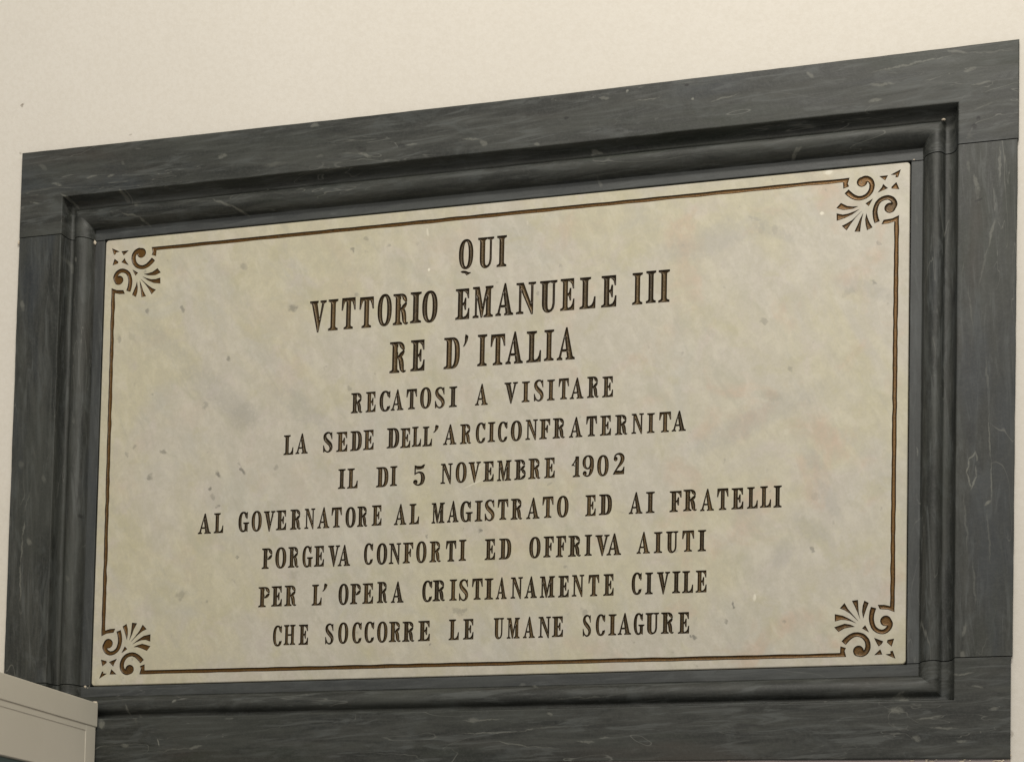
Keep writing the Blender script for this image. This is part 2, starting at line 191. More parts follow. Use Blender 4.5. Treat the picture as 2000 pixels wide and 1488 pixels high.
def mat_gilt(name, bronze, gain=0.):
    """bronze carving with groove shade painted in: dark brown at the outline, bronze along the middle (attribute 'rim' = 0 at the outline, 1 inside)"""
    m = NT(name)
    oi = m.n('ShaderNodeObjectInfo').outputs['Random']
    a = m.noise(m.co(scale=(1, 1, .35)), 130, 4, .65, .5)
    geo = m.n('ShaderNodeNewGeometry').outputs['Position']
    w = m.noise(geo, 4.5, 3, .6); g = m.noise(geo, 420, 3, .6)
    f = m.math('ADD', m.math('MULTIPLY', g, .75), m.math('ADD', m.math('MULTIPLY', oi, .30), m.math('MULTIPLY', w, .5)))
    c = m.mix(m.rng(f, .55-gain, 1.10-gain), (.034, .025, .012), bronze)
    c = m.mix(m.rng(m.noise(geo, 160, 3), .60, .76, 0, .55), c, (.125, .10, .064))
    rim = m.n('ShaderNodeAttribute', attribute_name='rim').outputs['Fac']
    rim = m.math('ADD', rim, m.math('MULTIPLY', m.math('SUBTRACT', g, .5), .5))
    c = m.mix(m.rng(rim, .42, 1.05), (.022, .0125, .005), c)  # shade of the steep groove walls, put into the colour along the outline
    m.L.new(c, m.b.inputs['Base Color']); m.b.inputs['Metallic'].default_value = .3
    m.b.inputs['Roughness'].default_value = .34; m.b.inputs['Specular IOR Level'].default_value = .3
    m.L.new(m.bump(g, .35, .0006), m.b.inputs['Normal'])
    return m.m
def mat_wall():
    m = NT('cream_wall_paint')
    a = m.noise(m.co(), 1.7, 4, .5); b = m.noise(m.co(loc=(4, 1, 2)), 12, 4, .6)
    c = m.mix(m.rng(a, .35, .65), (.715, .675, .608), (.735, .695, .630))
    c = m.mix(m.rng(b, .55, .8, 0, .35), c, (.70, .655, .58))
    f = m.noise(m.co(), 130, 3, .7)
    c = m.mix(m.rng(f, .35, .68, 0, .24), c, (.60, .55, .47))
    c = m.mix(marks(m, WALL_MARKS, .003, 70), c, (.34, .30, .25))
    m.L.new(c, m.b.inputs['Base Color']); m.b.inputs['Roughness'].default_value = .62
    m.b.inputs['Specular IOR Level'].default_value = .3
    m.L.new(m.bump(m.noise(m.co(), 5, 3), .3, .004, m.bump(m.noise(m.co(), 110, 4, .6), .30, .0012)), m.b.inputs['Normal'])
    return m.m
def mat_plain(name, c0, c1, sc=20, rough=.5, bs=.2, spec=.4, bsc=150):
    m = NT(name)
    m.L.new(m.mix(m.rng(m.noise(m.co(), sc, 4, .6), .35, .68), c0, c1), m.b.inputs['Base Color'])
    m.b.inputs['Roughness'].default_value = rough; m.b.inputs['Specular IOR Level'].default_value = spec
    m.L.new(m.bump(m.noise(m.co(), bsc, 3), bs, .001), m.b.inputs['Normal']); return m.m

# ================================================================ inscription: rows (x, z, cap height at two places) and letter spans in mm
ROWS = [(0.7033, 0.6900, 0.0502, 0.7392, 0.6890, 0.0521), (0.4396, 0.6037, 0.0528, 1.0174, 0.6061, 0.0518), (0.5590, 0.5214, 0.0523, 0.8243, 0.5224, 0.0519), (0.4867, 0.4566, 0.0344, 0.9258, 0.4553, 0.0340), (0.3626, 0.3920, 0.0338, 1.0226, 0.3908, 0.0324), (0.4632, 0.3266, 0.0336, 0.8292, 0.3253, 0.0334), (0.2362, 0.2613, 0.0340, 1.2077, 0.2575, 0.0342), (0.3276, 0.1949, 0.0352, 1.0864, 0.1921, 0.0338), (0.3229, 0.1287, 0.0344, 1.0865, 0.1253, 0.0349), (0.3742, 0.0613, 0.0341, 1.0583, 0.0600, 0.0337)]
WORDS = [
    (0,'QUI',[(663.2,688.8),(696.5,725.0),(730.0,747.2)]),
    (1,'VITTORIO',[(395.3,426.3),(429.5,447.7),(453.8,479.8),(486.4,513.1),(519.6,545.4),(547.6,575.5),(578.6,598.6),(599.9,627.5)]),
    (1,'EMANUELE',[(659.2,684.1),(689.3,725.6),(729.7,761.0),(765.5,799.7),(806.3,836.5),(841.8,866.2),(874.8,902.2),(911.6,937.5)]),
    (1,'III',[(963.9,981.3),(986.9,1003.6),(1007.5,1026.4)]),
    (2,'RE',[(543.6,573.5),(581.3,606.7)]),
    (2,"D'ITALIA",[(640.5,669.0),(673.9,683.5),(699.8,716.6),(722.5,748.5),(749.0,779.5),(785.2,810.7),(815.6,832.5),(837.6,868.7)]),
    (3,'RECATOSI',[(475.6,496.8),(502.4,520.5),(527.2,547.1),(547.7,570.7),(575.5,594.7),(599.9,620.1),(626.5,644.2),(651.5,665.8)]),
    (3,'A',[(697.5,719.9)]),
    (3,'VISITARE',[(748.2,772.0),(778.6,792.5),(799.6,816.5),(822.2,835.5),(841.8,859.8),(861.2,884.9),(890.5,910.6),(916.2,934.6)]),
    (4,'LA',[(353.6,371.8),(375.6,398.5)]),
    (4,'SEDE',[(426.4,444.0),(450.6,471.0),(476.0,497.2),(499.5,518.7)]),
    (4,"DELL'ARCICONFRATERNITA",[(542.0,564.6),(566.4,584.5),(587.1,603.7),(606.1,623.1),(624.4,634.8),(642.7,666.4),(672.4,692.3),(699.9,717.2),(720.9,734.0),(738.5,755.5),(760.9,780.5),(786.4,807.6),(810.2,829.0),(833.2,854.4),(861.1,884.2),(890.0,908.7),(913.6,932.4),(938.8,960.1),(966.5,987.1),(992.3,1005.2),(1012.3,1032.5),(1033.4,1057.0)]),
    (5,'IL',[(455.6,469.0),(472.2,491.5)]),
    (5,'DI',[(524.5,546.8),(549.6,562.5)]),
    (5,'5',[(591.1,612.3)]),
    (5,'NOVEMBRE',[(639.7,661.0),(666.1,685.7),(688.4,710.4),(714.4,733.1),(738.5,763.5),(768.5,788.5),(792.6,813.9),(820.1,838.3)]),
    (5,'1902',[(866.2,881.3),(885.1,904.7),(909.9,929.6),(936.5,956.1)]),
    (6,'AL',[(196.7,221.6),(226.7,244.8)]),
    (6,'GOVERNATORE',[(273.0,293.4),(297.6,316.8),(320.1,341.8),(343.4,362.4),(369.4,389.9),(395.9,415.3),(419.5,442.0),(445.2,464.4),(470.8,489.5),(492.0,511.0),(518.4,536.3)]),
    (6,'AL',[(558.4,580.9),(585.7,603.4)]),
    (6,'MAGISTRATO',[(625.2,648.6),(652.7,673.3),(675.7,697.7),(701.3,715.0),(718.7,736.0),(741.0,759.7),(763.7,784.1),(790.6,813.7),(818.1,837.3),(843.0,863.0)]),
    (6,'ED',[(891.3,909.1),(914.3,936.2)]),
    (6,'AI',[(964.4,987.4),(992.8,1007.4)]),
    (6,'FRATELLI',[(1031.9,1051.7),(1054.5,1077.2),(1082.3,1104.9),(1109.6,1128.3),(1133.0,1152.5),(1158.3,1175.7),(1179.2,1197.0),(1200.8,1213.9)]),
    (7,'PORGEVA',[(318.8,338.4),(343.8,364.4),(367.6,387.7),(393.9,413.3),(415.4,433.8),(440.7,462.6),(458.8,481.5)]),
    (7,'CONFORTI',[(506.0,522.7),(529.0,548.1),(551.0,572.6),(575.9,594.3),(599.5,618.1),(623.3,643.7),(652.0,670.5),(674.8,687.9)]),
    (7,'ED',[(720.2,738.4),(744.9,766.2)]),
    (7,'OFFRIVA',[(797.0,816.6),(821.4,839.0),(842.6,859.9),(863.5,885.6),(891.2,903.8),(909.1,933.3),(928.3,953.1)]),
    (7,'AIUTI',[(978.6,1000.9),(1007.1,1021.1),(1027.0,1047.2),(1053.5,1073.5),(1079.2,1092.9)]),
    (8,'PER',[(314.3,335.4),(338.6,358.3),(362.7,385.3)]),
    (8,"L'",[(413.2,431.4),(431.8,441.5)]),
    (8,'OPERA',[(461.7,480.3),(482.9,502.3),(505.1,524.7),(531.4,550.3),(556.5,579.3)]),
    (8,'CRISTIANAMENTE',[(611.9,629.9),(630.5,652.6),(660.0,673.1),(676.8,693.1),(699.3,718.2),(721.2,736.5),(740.9,760.1),(766.6,787.3),(790.3,812.0),(816.4,842.3),(847.9,866.1),(871.1,891.9),(898.8,917.4),(924.1,941.6)]),
    (8,'CIVILE',[(971.3,988.3),(993.7,1006.7),(1013.0,1034.8),(1038.4,1051.8),(1054.8,1072.9),(1076.9,1094.9)]),
    (9,'CHE',[(343.5,360.3),(363.4,384.9),(390.9,408.5)]),
    (9,'SOCCORRE',[(439.5,455.0),(462.9,481.5),(488.3,505.8),(510.5,528.3),(533.1,552.0),(554.5,576.0),(578.3,600.1),(606.3,627.4)]),
    (9,'LE',[(660.3,678.3),(685.5,703.8)]),
    (9,'UMANE',[(738.4,756.1),(761.2,783.7),(789.3,809.8),(815.4,836.7),(838.7,857.6)]),
    (9,'SCIAGURE',[(890.8,904.9),(912.6,928.7),(933.8,947.2),(949.4,971.9),(975.9,993.8),(995.2,1017.7),(1021.1,1042.4),(1049.0,1067.5)]),
]
# ---------------------------------------------------------------- lettering
def rect(x0, y0, x1, y1): return [(x0, y0), (x1, y0), (x1, y1), (x0, y1)]
def sup(cx, cy, rx, ry, n=2.3, k=40):
    o = []
    for i in range(k):
        a = 2*math.pi*i/k; c, s = math.cos(a), math.sin(a)
        o.append((cx+rx*math.copysign(abs(c)**(2/n), c), cy+ry*math.copysign(abs(s)**(2/n), s)))
    return o
def crom(P, k=6):
    if len(P) < 3: return list(P)
    Q = [P[0]]+list(P)+[P[-1]]; o = []
    for i in range(1, len(Q)-2):
        a, b, c, d = (np.array(Q[j], float) for j in (i-1, i, i+1, i+2))
        for j in range(k):
            t = j/k
            o.append(tuple(.5*((2*b)+(c-a)*t+(2*a-5*b+4*c-d)*t*t+(3*b-a-3*c+d)*t**3)))
    o.append(tuple(float(v) for v in P[-1])); return o
def stroke(P, k=6):
    """P: (x, y, width) -> polygon of a stroke of changing width"""
    Q = crom(P, k); L, Rr = [], []
    for i, q in enumerate(Q):
        a = Q[max(i-1, 0)]; b = Q[min(i+1, len(Q)-1)]
        dx, dy = b[0]-a[0], b[1]-a[1]; n = math.hypot(dx, dy) or 1
        w = q[2]/2; L.append((q[0]-dy/n*w, q[1]+dx/n*w)); Rr.append((q[0]+dy/n*w, q[1]-dx/n*w))
    return L+Rr[::-1]
SER = .055
def foot(sl, sr, l=.10, r=.10, y=0., up=1, b=.07):
    """bracketed slab serif under (up=1) or over (up=-1) the stem sl..sr"""
    t = SER*up; B = (SER+b)*up
    p = [(sl-l, y), (sr+r, y), (sr+r, y+t*.8)]
    if r > .03: p += [(sr+r*.45, y+t*1.15), (sr+r*.15, y+t+b*up*.35)]
    p += [(sr, y+B), (sl, y+B)]
    if l > .03: p += [(sl-l*.15, y+t+b*up*.35), (sl-l*.45, y+t*1.15)]
    p += [(sl-l, y+t*.8)]
    return p
def stem(sl, sr, l=.10, r=.10, tl=None, tr=None):
    return [('+', rect(sl, .02, sr, .98)), ('+', foot(sl, sr, l, r)),
            ('+', foot(sl, sr, l if tl is None else tl, r if tr is None else tr, 1., -1))]
def arm(x0, x1, y, d, L, w=.13):
    """thin arm with a wedge at its right end; d=-1 wedge hangs, +1 stands"""
    return [('+', rect(x0, min(y, y+d*.058), x1, max(y, y+d*.058))),
            ('+', [(x1-.22, y+d*.055), (x1-w, y+d*(.095)), (x1-w*.45, y+d*L*.55), (x1-.02, y+d*L), (x1+.014, y+d*L),
                   (x1+.01, y), (x1-.20, y)])]
S_ = .18
G = {}
G['I'] = stem(.12, .30)
G['L'] = [('+', rect(.10, .02, .28, .98)), ('+', foot(.10, .28, .10, .02)), ('+', foot(.10, .28, .10, .10, 1, -1))]+arm(.2, .54, 0, 1, .36, .12)
mid = [('+', rect(.25, .47, .42, .53)), ('+', [(.30, .475), (.345, .44), (.38, .31), (.42, .31), (.42, .69), (.38, .69), (.345, .56), (.30, .525)])]
G['E'] = [('+', rect(.10, .02, .28, .98)), ('+', foot(.10, .28, .10, .02)), ('+', foot(.10, .28, .10, .02, 1, -1))]+arm(.2, .52, 1, -1, .31)+mid+arm(.2, .54, 0, 1, .34, .12)
G['F'] = [('+', rect(.10, .02, .28, .98)), ('+', foot(.10, .28, .10, .09)), ('+', foot(.10, .28, .10, .02, 1, -1))]+arm(.2, .52, 1, -1, .31)+mid
def tw(s, x): return x if s > 0 else .58-x
G['T'] = [('+', rect(.20, .02, .38, .98)), ('+', foot(.20, .38, .10, .10)), ('+', rect(.01, .94, .57, 1.))]
for s in (1, -1):
    G['T'] += [('+', [(tw(s, x), y) for x, y in [(.01, 1.), (-.005, .62), (.035, .62), (.07, .76), (.125, .885), (.2, .915), (.21, 1.)]])]
G['H'] = stem(.09, .25, .09, .08)+stem(.47, .63, .08, .09)+[('+', rect(.2, .465, .5, .53))]
G['O'] = [('+', sup(.28, .5, .28, .52)), ('-', sup(.28, .5, .115, .452, 2.2))]
G['0'] = G['O']
G['Q'] = G['O']+[('+', [(.07, -.105), (.16, -.15), (.25, -.16), (.32, -.235), (.50, -.16), (.40, -.155), (.28, -.10), (.17, -.085)])]
G['C'] = [('+', sup(.29, .5, .29, .52)), ('-', sup(.30, .5, .135, .452, 2.2)), ('-', [(.40, .22), (.7, .22), (.7, .74), (.40, .74)]),
          ('+', [(.39, .93), (.41, .82), (.50, .66), (.535, .66), (.55, .97), (.53, 1.0), (.50, .94), (.45, .96)]),
          ('+', stroke([(.33, .0, .05), (.43, .04, .055), (.50, .12, .05), (.535, .24, .03)]))]
G['G'] = [('+', sup(.29, .5, .29, .52)), ('-', sup(.30, .5, .135, .452, 2.2)), ('-', [(.40, .10), (.7, .10), (.7, .74), (.40, .74)]),
          ('+', [(.39, .93), (.41, .82), (.50, .66), (.535, .66), (.55, .97), (.53, 1.0), (.50, .94), (.45, .96)]),
          ('+', rect(.385, .02, .555, .42)), ('+', foot(.385, .555, .09, .09, .46, -1, .03)), ('+', [(.36, .0), (.42, .08), (.555, .1), (.555, -.01), (.51, .03)])]
G['D'] = [('+', sup(.30, .5, .29, .5, 2.6)), ('-', sup(.28, .5, .14, .44, 2.4)), ('-', rect(-.1, .0, .12, 1.)), ('-', rect(.0, .05, .30, .95)), ('+', rect(.10, .0, .28, 1.)),
          ('+', rect(.2, .0, .32, .045)), ('+', rect(.2, .955, .32, 1.)), ('+', foot(.10, .28, .10, .02)), ('+', foot(.10, .28, .10, .02, 1, -1))]
def bowl(y0, y1, x1, w=.16):
    yc, ry = (y0+y1)/2, (y1-y0)/2
    return [('+', [p for p in sup(.30, yc, x1-.30, ry, 2.4, 40) if p[0] >= .299]+[(.2, y1), (.2, y0)]),
            ('-', [p for p in sup(.30, yc, x1-.30-w, ry-.058, 2.2, 40) if p[0] >= .299]+[(.2, y1-.058), (.2, y0+.058)])]
G['P'] = bowl(.44, 1., .57)+stem(.10, .28, .10, .10, None, .02)
G['B'] = bowl(.49, 1., .54, .15)+bowl(0, .535, .58, .16)+[('+', rect(.10, .02, .28, .98)), ('+', foot(.10, .28, .10, .02)), ('+', foot(.10, .28, .10, .02, 1, -1))]
G['R'] = bowl(.49, 1., .55, .155)+[('+', stroke([(.29, .525, .06), (.36, .49, .12), (.415, .41, .155), (.445, .26, .16), (.465, .11, .135), (.53, .02, .06), (.60, .04, .03)])), ('+', [(.27, .49), (.27, .55), (.40, .57), (.47, .55), (.42, .47), (.33, .46)])]+stem(.10, .28, .10, .08, None, .02)
G['U'] = [('+', [(.08, 1), (.08, .28), (.085, .2), (.11, .1), (.17, .02), (.25, -.02), (.33, -.02), (.42, .02), (.48, .09), (.51, .19), (.52, .28), (.52, 1),
                 (.46, 1), (.46, .28), (.445, .18), (.42, .11), (.38, .065), (.34, .05), (.30, .062), (.275, .1), (.265, .18), (.26, .3), (.26, 1)]),
          ('+', foot(.08, .26, .08, .08, 1, -1)), ('+', foot(.46, .52, .09, .08, 1, -1, .04))]
G['V'] = [('+', [(.06, 1), (.26, 1), (.375, .36), (.49, 1), (.56, 1), (.335, -.03), (.30, -.03)]), ('+', foot(.075, .245, .07, .07, 1, -1, .03)), ('+', foot(.49, .56, .08, .07, 1, -1, .03))]
G['A'] = [('+', [(.055, 0), (.125, 0), (.29, .76), (.405, 0), (.61, 0), (.375, 1.03), (.335, 1.03)]), ('+', rect(.15, .265, .42, .325)),
          ('+', foot(.07, .115, .07, .08, 0, 1, .03)), ('+', foot(.42, .60, .08, .07, 0, 1, .03))]
G['N'] = [('+', rect(.095, .02, .155, .98)), ('+', [(.06, 1), (.23, 1), (.56, .15), (.56, -.03), (.515, -.03), (.10, .9)]), ('+', rect(.505, .1, .565, .98)),
          ('+', foot(.10, .145, .10, .09, 0, 1, .03)), ('+', foot(.515, .56, .10, .09, 1, -1, .03)), ('+', foot(.10, .16, .10, .02, 1, -1, .02))]
G['M'] = [('+', rect(.095, .02, .155, .98)), ('+', [(.07, 1), (.25, 1), (.385, .35), (.54, 1), (.60, 1), (.375, -.0), (.325, -.0), (.11, .9)]), ('+', rect(.53, .02, .70, .98)),
          ('+', foot(.10, .145, .09, .08, 0, 1, .03)), ('+', foot(.53, .70, .09, .09, 0, 1)), ('+', foot(.55, .70, .05, .09, 1, -1)), ('+', foot(.10, .20, .10, .02, 1, -1, .02))]
G['S'] = [('+', stroke([(.475, .80, .03), (.43, .92, .05), (.34, .985, .06), (.22, .985, .08), (.11, .90, .13), (.085, .77, .165), (.14, .64, .19), (.27, .51, .20), (.40, .38, .19), (.455, .24, .165),
                        (.43, .11, .13), (.34, .02, .075), (.23, .005, .055), (.12, .08, .045), (.05, .22, .03)])),
          ('+', [(.50, 1.0), (.515, .66), (.485, .66), (.445, .80), (.37, .93), (.44, .955), (.47, 1.0)]), ('+', [(.01, .0), (.0, .34), (.03, .34), (.07, .2), (.15, .07), (.09, .045), (.05, .0)])]
G['1'] = [('+', rect(.20, .02, .38, 1.)), ('+', foot(.20, .38, .13, .07)), ('+', stroke([(.30, 1.0, .06), (.22, .86, .06), (.12, .70, .045), (.0, .57, .035)])), ('+', stroke([(.0, .57, .03), (.08, .60, .05), (.15, .54, .02)]))]
G['9'] = [('+', sup(.30, .68, .265, .34, 2.2)), ('-', sup(.28, .68, .115, .285, 2.1)), ('-', [(.4, .0), (.7, .0), (.7, .45), (.5, .52)]),
          ('+', stroke([(.46, .78, .14), (.49, .62, .15), (.485, .42, .16), (.44, .2, .14), (.36, .04, .08), (.25, .0, .05), (.14, .04, .06)])), ('+', sup(.14, .14, .085, .105, 2))]
G['2'] = [('+', sup(.115, .75, .085, .10, 2)), ('+', stroke([(.06, .78, .05), (.10, .92, .055), (.22, .99, .06), (.36, .96, .12), (.45, .84, .17), (.45, .68, .17), (.36, .50, .13), (.22, .32, .07), (.09, .13, .05), (.045, .02, .05)])),
          ('+', [(.0, .0), (.535, .0), (.55, .34), (.52, .34), (.48, .22), (.40, .15), (.25, .17), (.10, .16), (.03, .08)])]
G['5'] = [('+', [(.075, 1.), (.20, .955), (.38, .945), (.50, 1.02), (.55, 1.02), (.49, .85), (.36, .80), (.20, .80), (.12, .83), (.105, .55), (.07, .53)]),
          ('+', stroke([(.09, .55, .03), (.17, .61, .045), (.30, .64, .07), (.42, .56, .13), (.47, .40, .17), (.465, .24, .17), (.41, .08, .13), (.29, .0, .06), (.18, .01, .05), (.10, .06, .05)])), ('+', sup(.115, .155, .095, .105, 2))]
G["'"] = [('+', [(.13, 1.06), (.24, 1.03), (.30, .99), (.255, .87), (.15, .75), (.05, .68), (.0, .68), (.08, .78), (.105, .87), (.10, .97)])]

def seg_dist(P, A, B):
    """least distance of points P(n,2) to the segments A->B (m,2)"""
    out = np.full(len(P), 1e9)
    for a in range(0, len(A), 200):
        a0, b0 = A[a:a+200], B[a:a+200]; d = b0-a0; L = (d*d).sum(1)+1e-18
        t = np.clip(((P[:, None]-a0[None])*d[None]).sum(2)/L[None], 0, 1)
        q = a0[None]+t[..., None]*d[None]-P[:, None]
        out = np.minimum(out, np.sqrt((q*q).sum(2)).min(1))
    return out
def inpoly(P, poly):
    x, y = P[:, 0], P[:, 1]; ins = np.zeros(len(P), bool); n = len(poly)
    for i in range(n):
        x0, y0 = poly[i]; x1, y1 = poly[i-1]
        if y0 == y1: continue
        c = ((y0 > y) != (y1 > y)) & (x < (x1-x0)*(y-y0)/(y1-y0)+x0); ins ^= c
    return ins
def cdt(pts, edges):
    r = delaunay_2d_cdt([Vector(p) for p in pts], edges, [], 0, 1e-7)
    return np.array([tuple(v) for v in r[0]]), r[2]
def loops_of(ops, step):
    """union of the plus and minus shapes -> closed outline loops, resampled"""
    pts, ed = [], []
    for _, p in ops:
        b = len(pts); n = len(p); pts += list(p); ed += [(b+i, b+(i+1) % n) for i in range(n)]
    V, F = cdt(pts, ed)
    cen = np.array([V[list(f)].mean(0) for f in F]); ins = np.zeros(len(F), bool)
    for s, p in ops:
        m = inpoly(cen, p); ins = (ins | m) if s == '+' else (ins & ~m)
    nxt = {}; E = set()
    for f, k in zip(F, ins):
        if k:
            for i in range(len(f)): E.add((f[i], f[(i+1) % len(f)]))
    for a, b in E:
        if (b, a) not in E: nxt.setdefault(a, []).append(b)
    loops = []
    while nxt:
        s = next(iter(nxt)); c = s; L = []
        while c in nxt:
            L.append(c); n = nxt[c].pop()
            if not nxt[c]: del nxt[c]
            c = n
            if c == s: break
        if len(L) > 2:
            P = V[L]; a = .5*abs(np.sum(P[:, 0]*np.roll(P[:, 1], -1)-P[:, 1]*np.roll(P[:, 0], -1)))
            if a > step*step: loops.append(resample(P, step))
    return loops
def fatten(L, d):
    """push an outline outwards (solid on its left) by d"""
    a, b = np.roll(L, 1, 0), np.roll(L, -1, 0); u, v = L-a, b-L
    u /= np.linalg.norm(u, axis=1)[:, None]+1e-12; v /= np.linalg.norm(v, axis=1)[:, None]+1e-12
    n = np.column_stack([u[:, 1]+v[:, 1], -(u[:, 0]+v[:, 0])]); q = (n*n).sum(1)[:, None]
    return L+np.where(q > .5, n*2/np.maximum(q, .5), n)*d
def resample(P, step):
    # drop collinear points, then split the long edges
    keep = []; n = len(P)
    for i in range(n):
        a, b, c = P[i-1], P[i], P[(i+1) % n]
        u, v = b-a, c-b
        lu, lv = np.linalg.norm(u), np.linalg.norm(v)
        if lu < 1e-6 or lv < 1e-6: continue
        if abs(u[0]*v[1]-u[1]*v[0]) > .002*lu*lv or u@v < 0: keep.append(b)
    out = []; n = len(keep)
    for i in range(n):
        a, b = keep[i], keep[(i+1) % n]; k = max(1, int(round(np.linalg.norm(b-a)/step)))
        out += [a+(b-a)*j/k for j in range(k)]
    return np.array(out)
def groove(loops, step, depth, wall):
    """mesh of a carved trough: steep walls at the outline, rounded floor. returns verts (x,y,depth) and faces"""
    pts = []; ed = []
    for L in loops:
        b = len(pts); n = len(L); pts += [tuple(p) for p in L]; ed += [(b+i, b+(i+1) % n) for i in range(n)]
    nb = len(pts); B = np.array(pts)
    A0 = np.concatenate(loops); B0 = np.concatenate([np.roll(L, -1, 0) for L in loops])
    lo, hi = B.min(0), B.max(0); g = []
    ys = np.arange(lo[1]+step*.4, hi[1], step*.87)
    for j, y in enumerate(ys):
        for x in np.arange(lo[0]+step*(.25 if j % 2 else .75), hi[0], step): g.append((x, y))
    g = np.array(g) if g else np.zeros((0, 2))
    if len(g):
        ins = np.zeros(len(g), bool)
        for L in loops: ins ^= inpoly(g, L)
        g = g[ins]
        if len(g): g = g[seg_dist(g, A0, B0) > step*.38]
    pts += [tuple(p) for p in g]
    V, F = cdt(pts, ed)
    cen = np.array([V[list(f)].mean(0) for f in F]); ins = np.zeros(len(F), bool)
    for L in loops: ins ^= inpoly(cen, L)
    F = [f for f, k in zip(F, ins) if k]
    d = seg_dist(V, A0, B0); t = np.clip(d/wall, 0, 1)
    h = depth*(1-(1-t)**2.2)
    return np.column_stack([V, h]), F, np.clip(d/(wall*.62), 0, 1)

# ================================================================ object helpers
def link(name, verts, faces, mat, parent=None, loc=None, smooth=False):
    me = bpy.data.meshes.new(name); me.from_pydata([tuple(map(float, v)) for v in verts], [], [tuple(map(int, f)) for f in faces]); me.update()
    me.materials.append(mat)
    if smooth: me.shade_smooth()
    o = bpy.data.objects.new(name, me); col.objects.link(o)
    if parent is not None: o.parent = parent
    if loc is not None: o.location = loc
    return o
def thing(name, label, cat, loc):
    o = bpy.data.objects.new(name, None); col.objects.link(o); o.location = loc; o.empty_display_size = .05
    o['label'] = label; o['category'] = cat; return o
def fixn(o):
    """recalculate normals outward"""
    import bmesh
    b = bmesh.new(); b.from_mesh(o.data); bmesh.ops.recalc_face_normals(b, faces=b.faces); b.to_mesh(o.data); b.free(); return o
def box(name, x0, x1, y0, y1, z0, z1, mat, parent, r=.0015, seg=2):
    import bmesh
    b = bmesh.new(); bmesh.ops.create_cube(b, size=1)
    L = parent.location if parent else Vector((0, 0, 0))
    for v in b.verts: v.co = Vector((x0+(x1-x0)*(v.co.x+.5), y0+(y1-y0)*(v.co.y+.5), z0+(z1-z0)*(v.co.z+.5)))-L
    if r: bmesh.ops.bevel(b, geom=list(b.edges), offset=r, segments=seg, profile=.6, affect='EDGES')
    me = bpy.data.meshes.new(name); b.to_mesh(me); b.free(); me.materials.append(mat)
    o = bpy.data.objects.new(name, me); col.objects.link(o); o.parent = parent; return o

M_marble, M_wall = mat_marble(), mat_wall()
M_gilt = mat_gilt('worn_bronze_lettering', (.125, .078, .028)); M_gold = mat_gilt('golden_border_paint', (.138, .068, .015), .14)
STONE_VEINS_ALL = STONE_VEINS; STONE_PITS_ALL = STONE_PITS
inrail = lambda s: s[1] > .8 or s[1] < 0
STONE_VEINS = [s for s in STONE_VEINS_ALL if inrail(s)]; STONE_PITS = [s for s in STONE_PITS_ALL if inrail(s)]
M_rail = mat_bardiglio('grey_stone_bed_level', True)
STONE_VEINS = [s for s in STONE_VEINS_ALL if not inrail(s)]; STONE_PITS = [s for s in STONE_PITS_ALL if not inrail(s)]
M_stile = mat_bardiglio('grey_stone_bed_upright', False)
M_mauve = mat_plain('mauve_dado_paint', (.44, .375, .37), (.49, .42, .405), 25, .6, .4)
M_plaster = mat_plain('chipped_plaster', (.66, .58, .46), (.50, .43, .34), 90, .8, .6)
M_metal = mat_plain('cream_painted_metal', (.60, .565, .475), (.62, .585, .495), 8, .42, .10, .45)
M_teal = mat_plain('teal_enamel', (.10, .15, .145), (.12, .17, .16), 10, .3, .05, .5)
M_dark = mat_plain('dark_joint_mortar', (.02, .018, .015), (.04, .035, .03), 60, .9, .5)

# ================================================================ wall and dado
WY = -.028
x0, x1, z0, z1 = -2.6, 4.2, -2.2, 2.6
hx0, hx1, hz0, hz1 = -.12, 1.53, -.125, .925
v = [(x0, WY, z0), (x1, WY, z0), (x1, WY, z1), (x0, WY, z1), (hx0, WY, hz0), (hx1, WY, hz0), (hx1, WY, hz1), (hx0, WY, hz1),
     (hx0, .06, hz0), (hx1, .06, hz0), (hx1, .06, hz1), (hx0, .06, hz1)]
f = [(0, 1, 5, 4), (1, 2, 6, 5), (2, 3, 7, 6), (3, 0, 4, 7), (4, 5, 9, 8), (5, 6, 10, 9), (6, 7, 11, 10), (7, 4, 8, 11), (8, 9, 10, 11)]
w = link('wall', v, f, M_wall); w['kind'] = 'structure'
# mauve painted lower wall, a 3 mm coat with a ragged right hand edge
zz = np.linspace(-2.2, -.135, 90); xe = 1.5665+.0012*rng.standard_normal(90)+.0016*np.sin(zz*140)
v = []; f = []
for i, (z, xx) in enumerate(zip(zz, xe)): v += [(-2.6, WY-.003, z), (xx, WY-.003, z), (xx+.001, WY+.001, z)]
for i in range(89): a = 3*i; f += [(a, a+1, a+4, a+3), (a+1, a+2, a+5, a+4)]
d = link('dado', v, f, M_mauve); d['kind'] = 'structure'

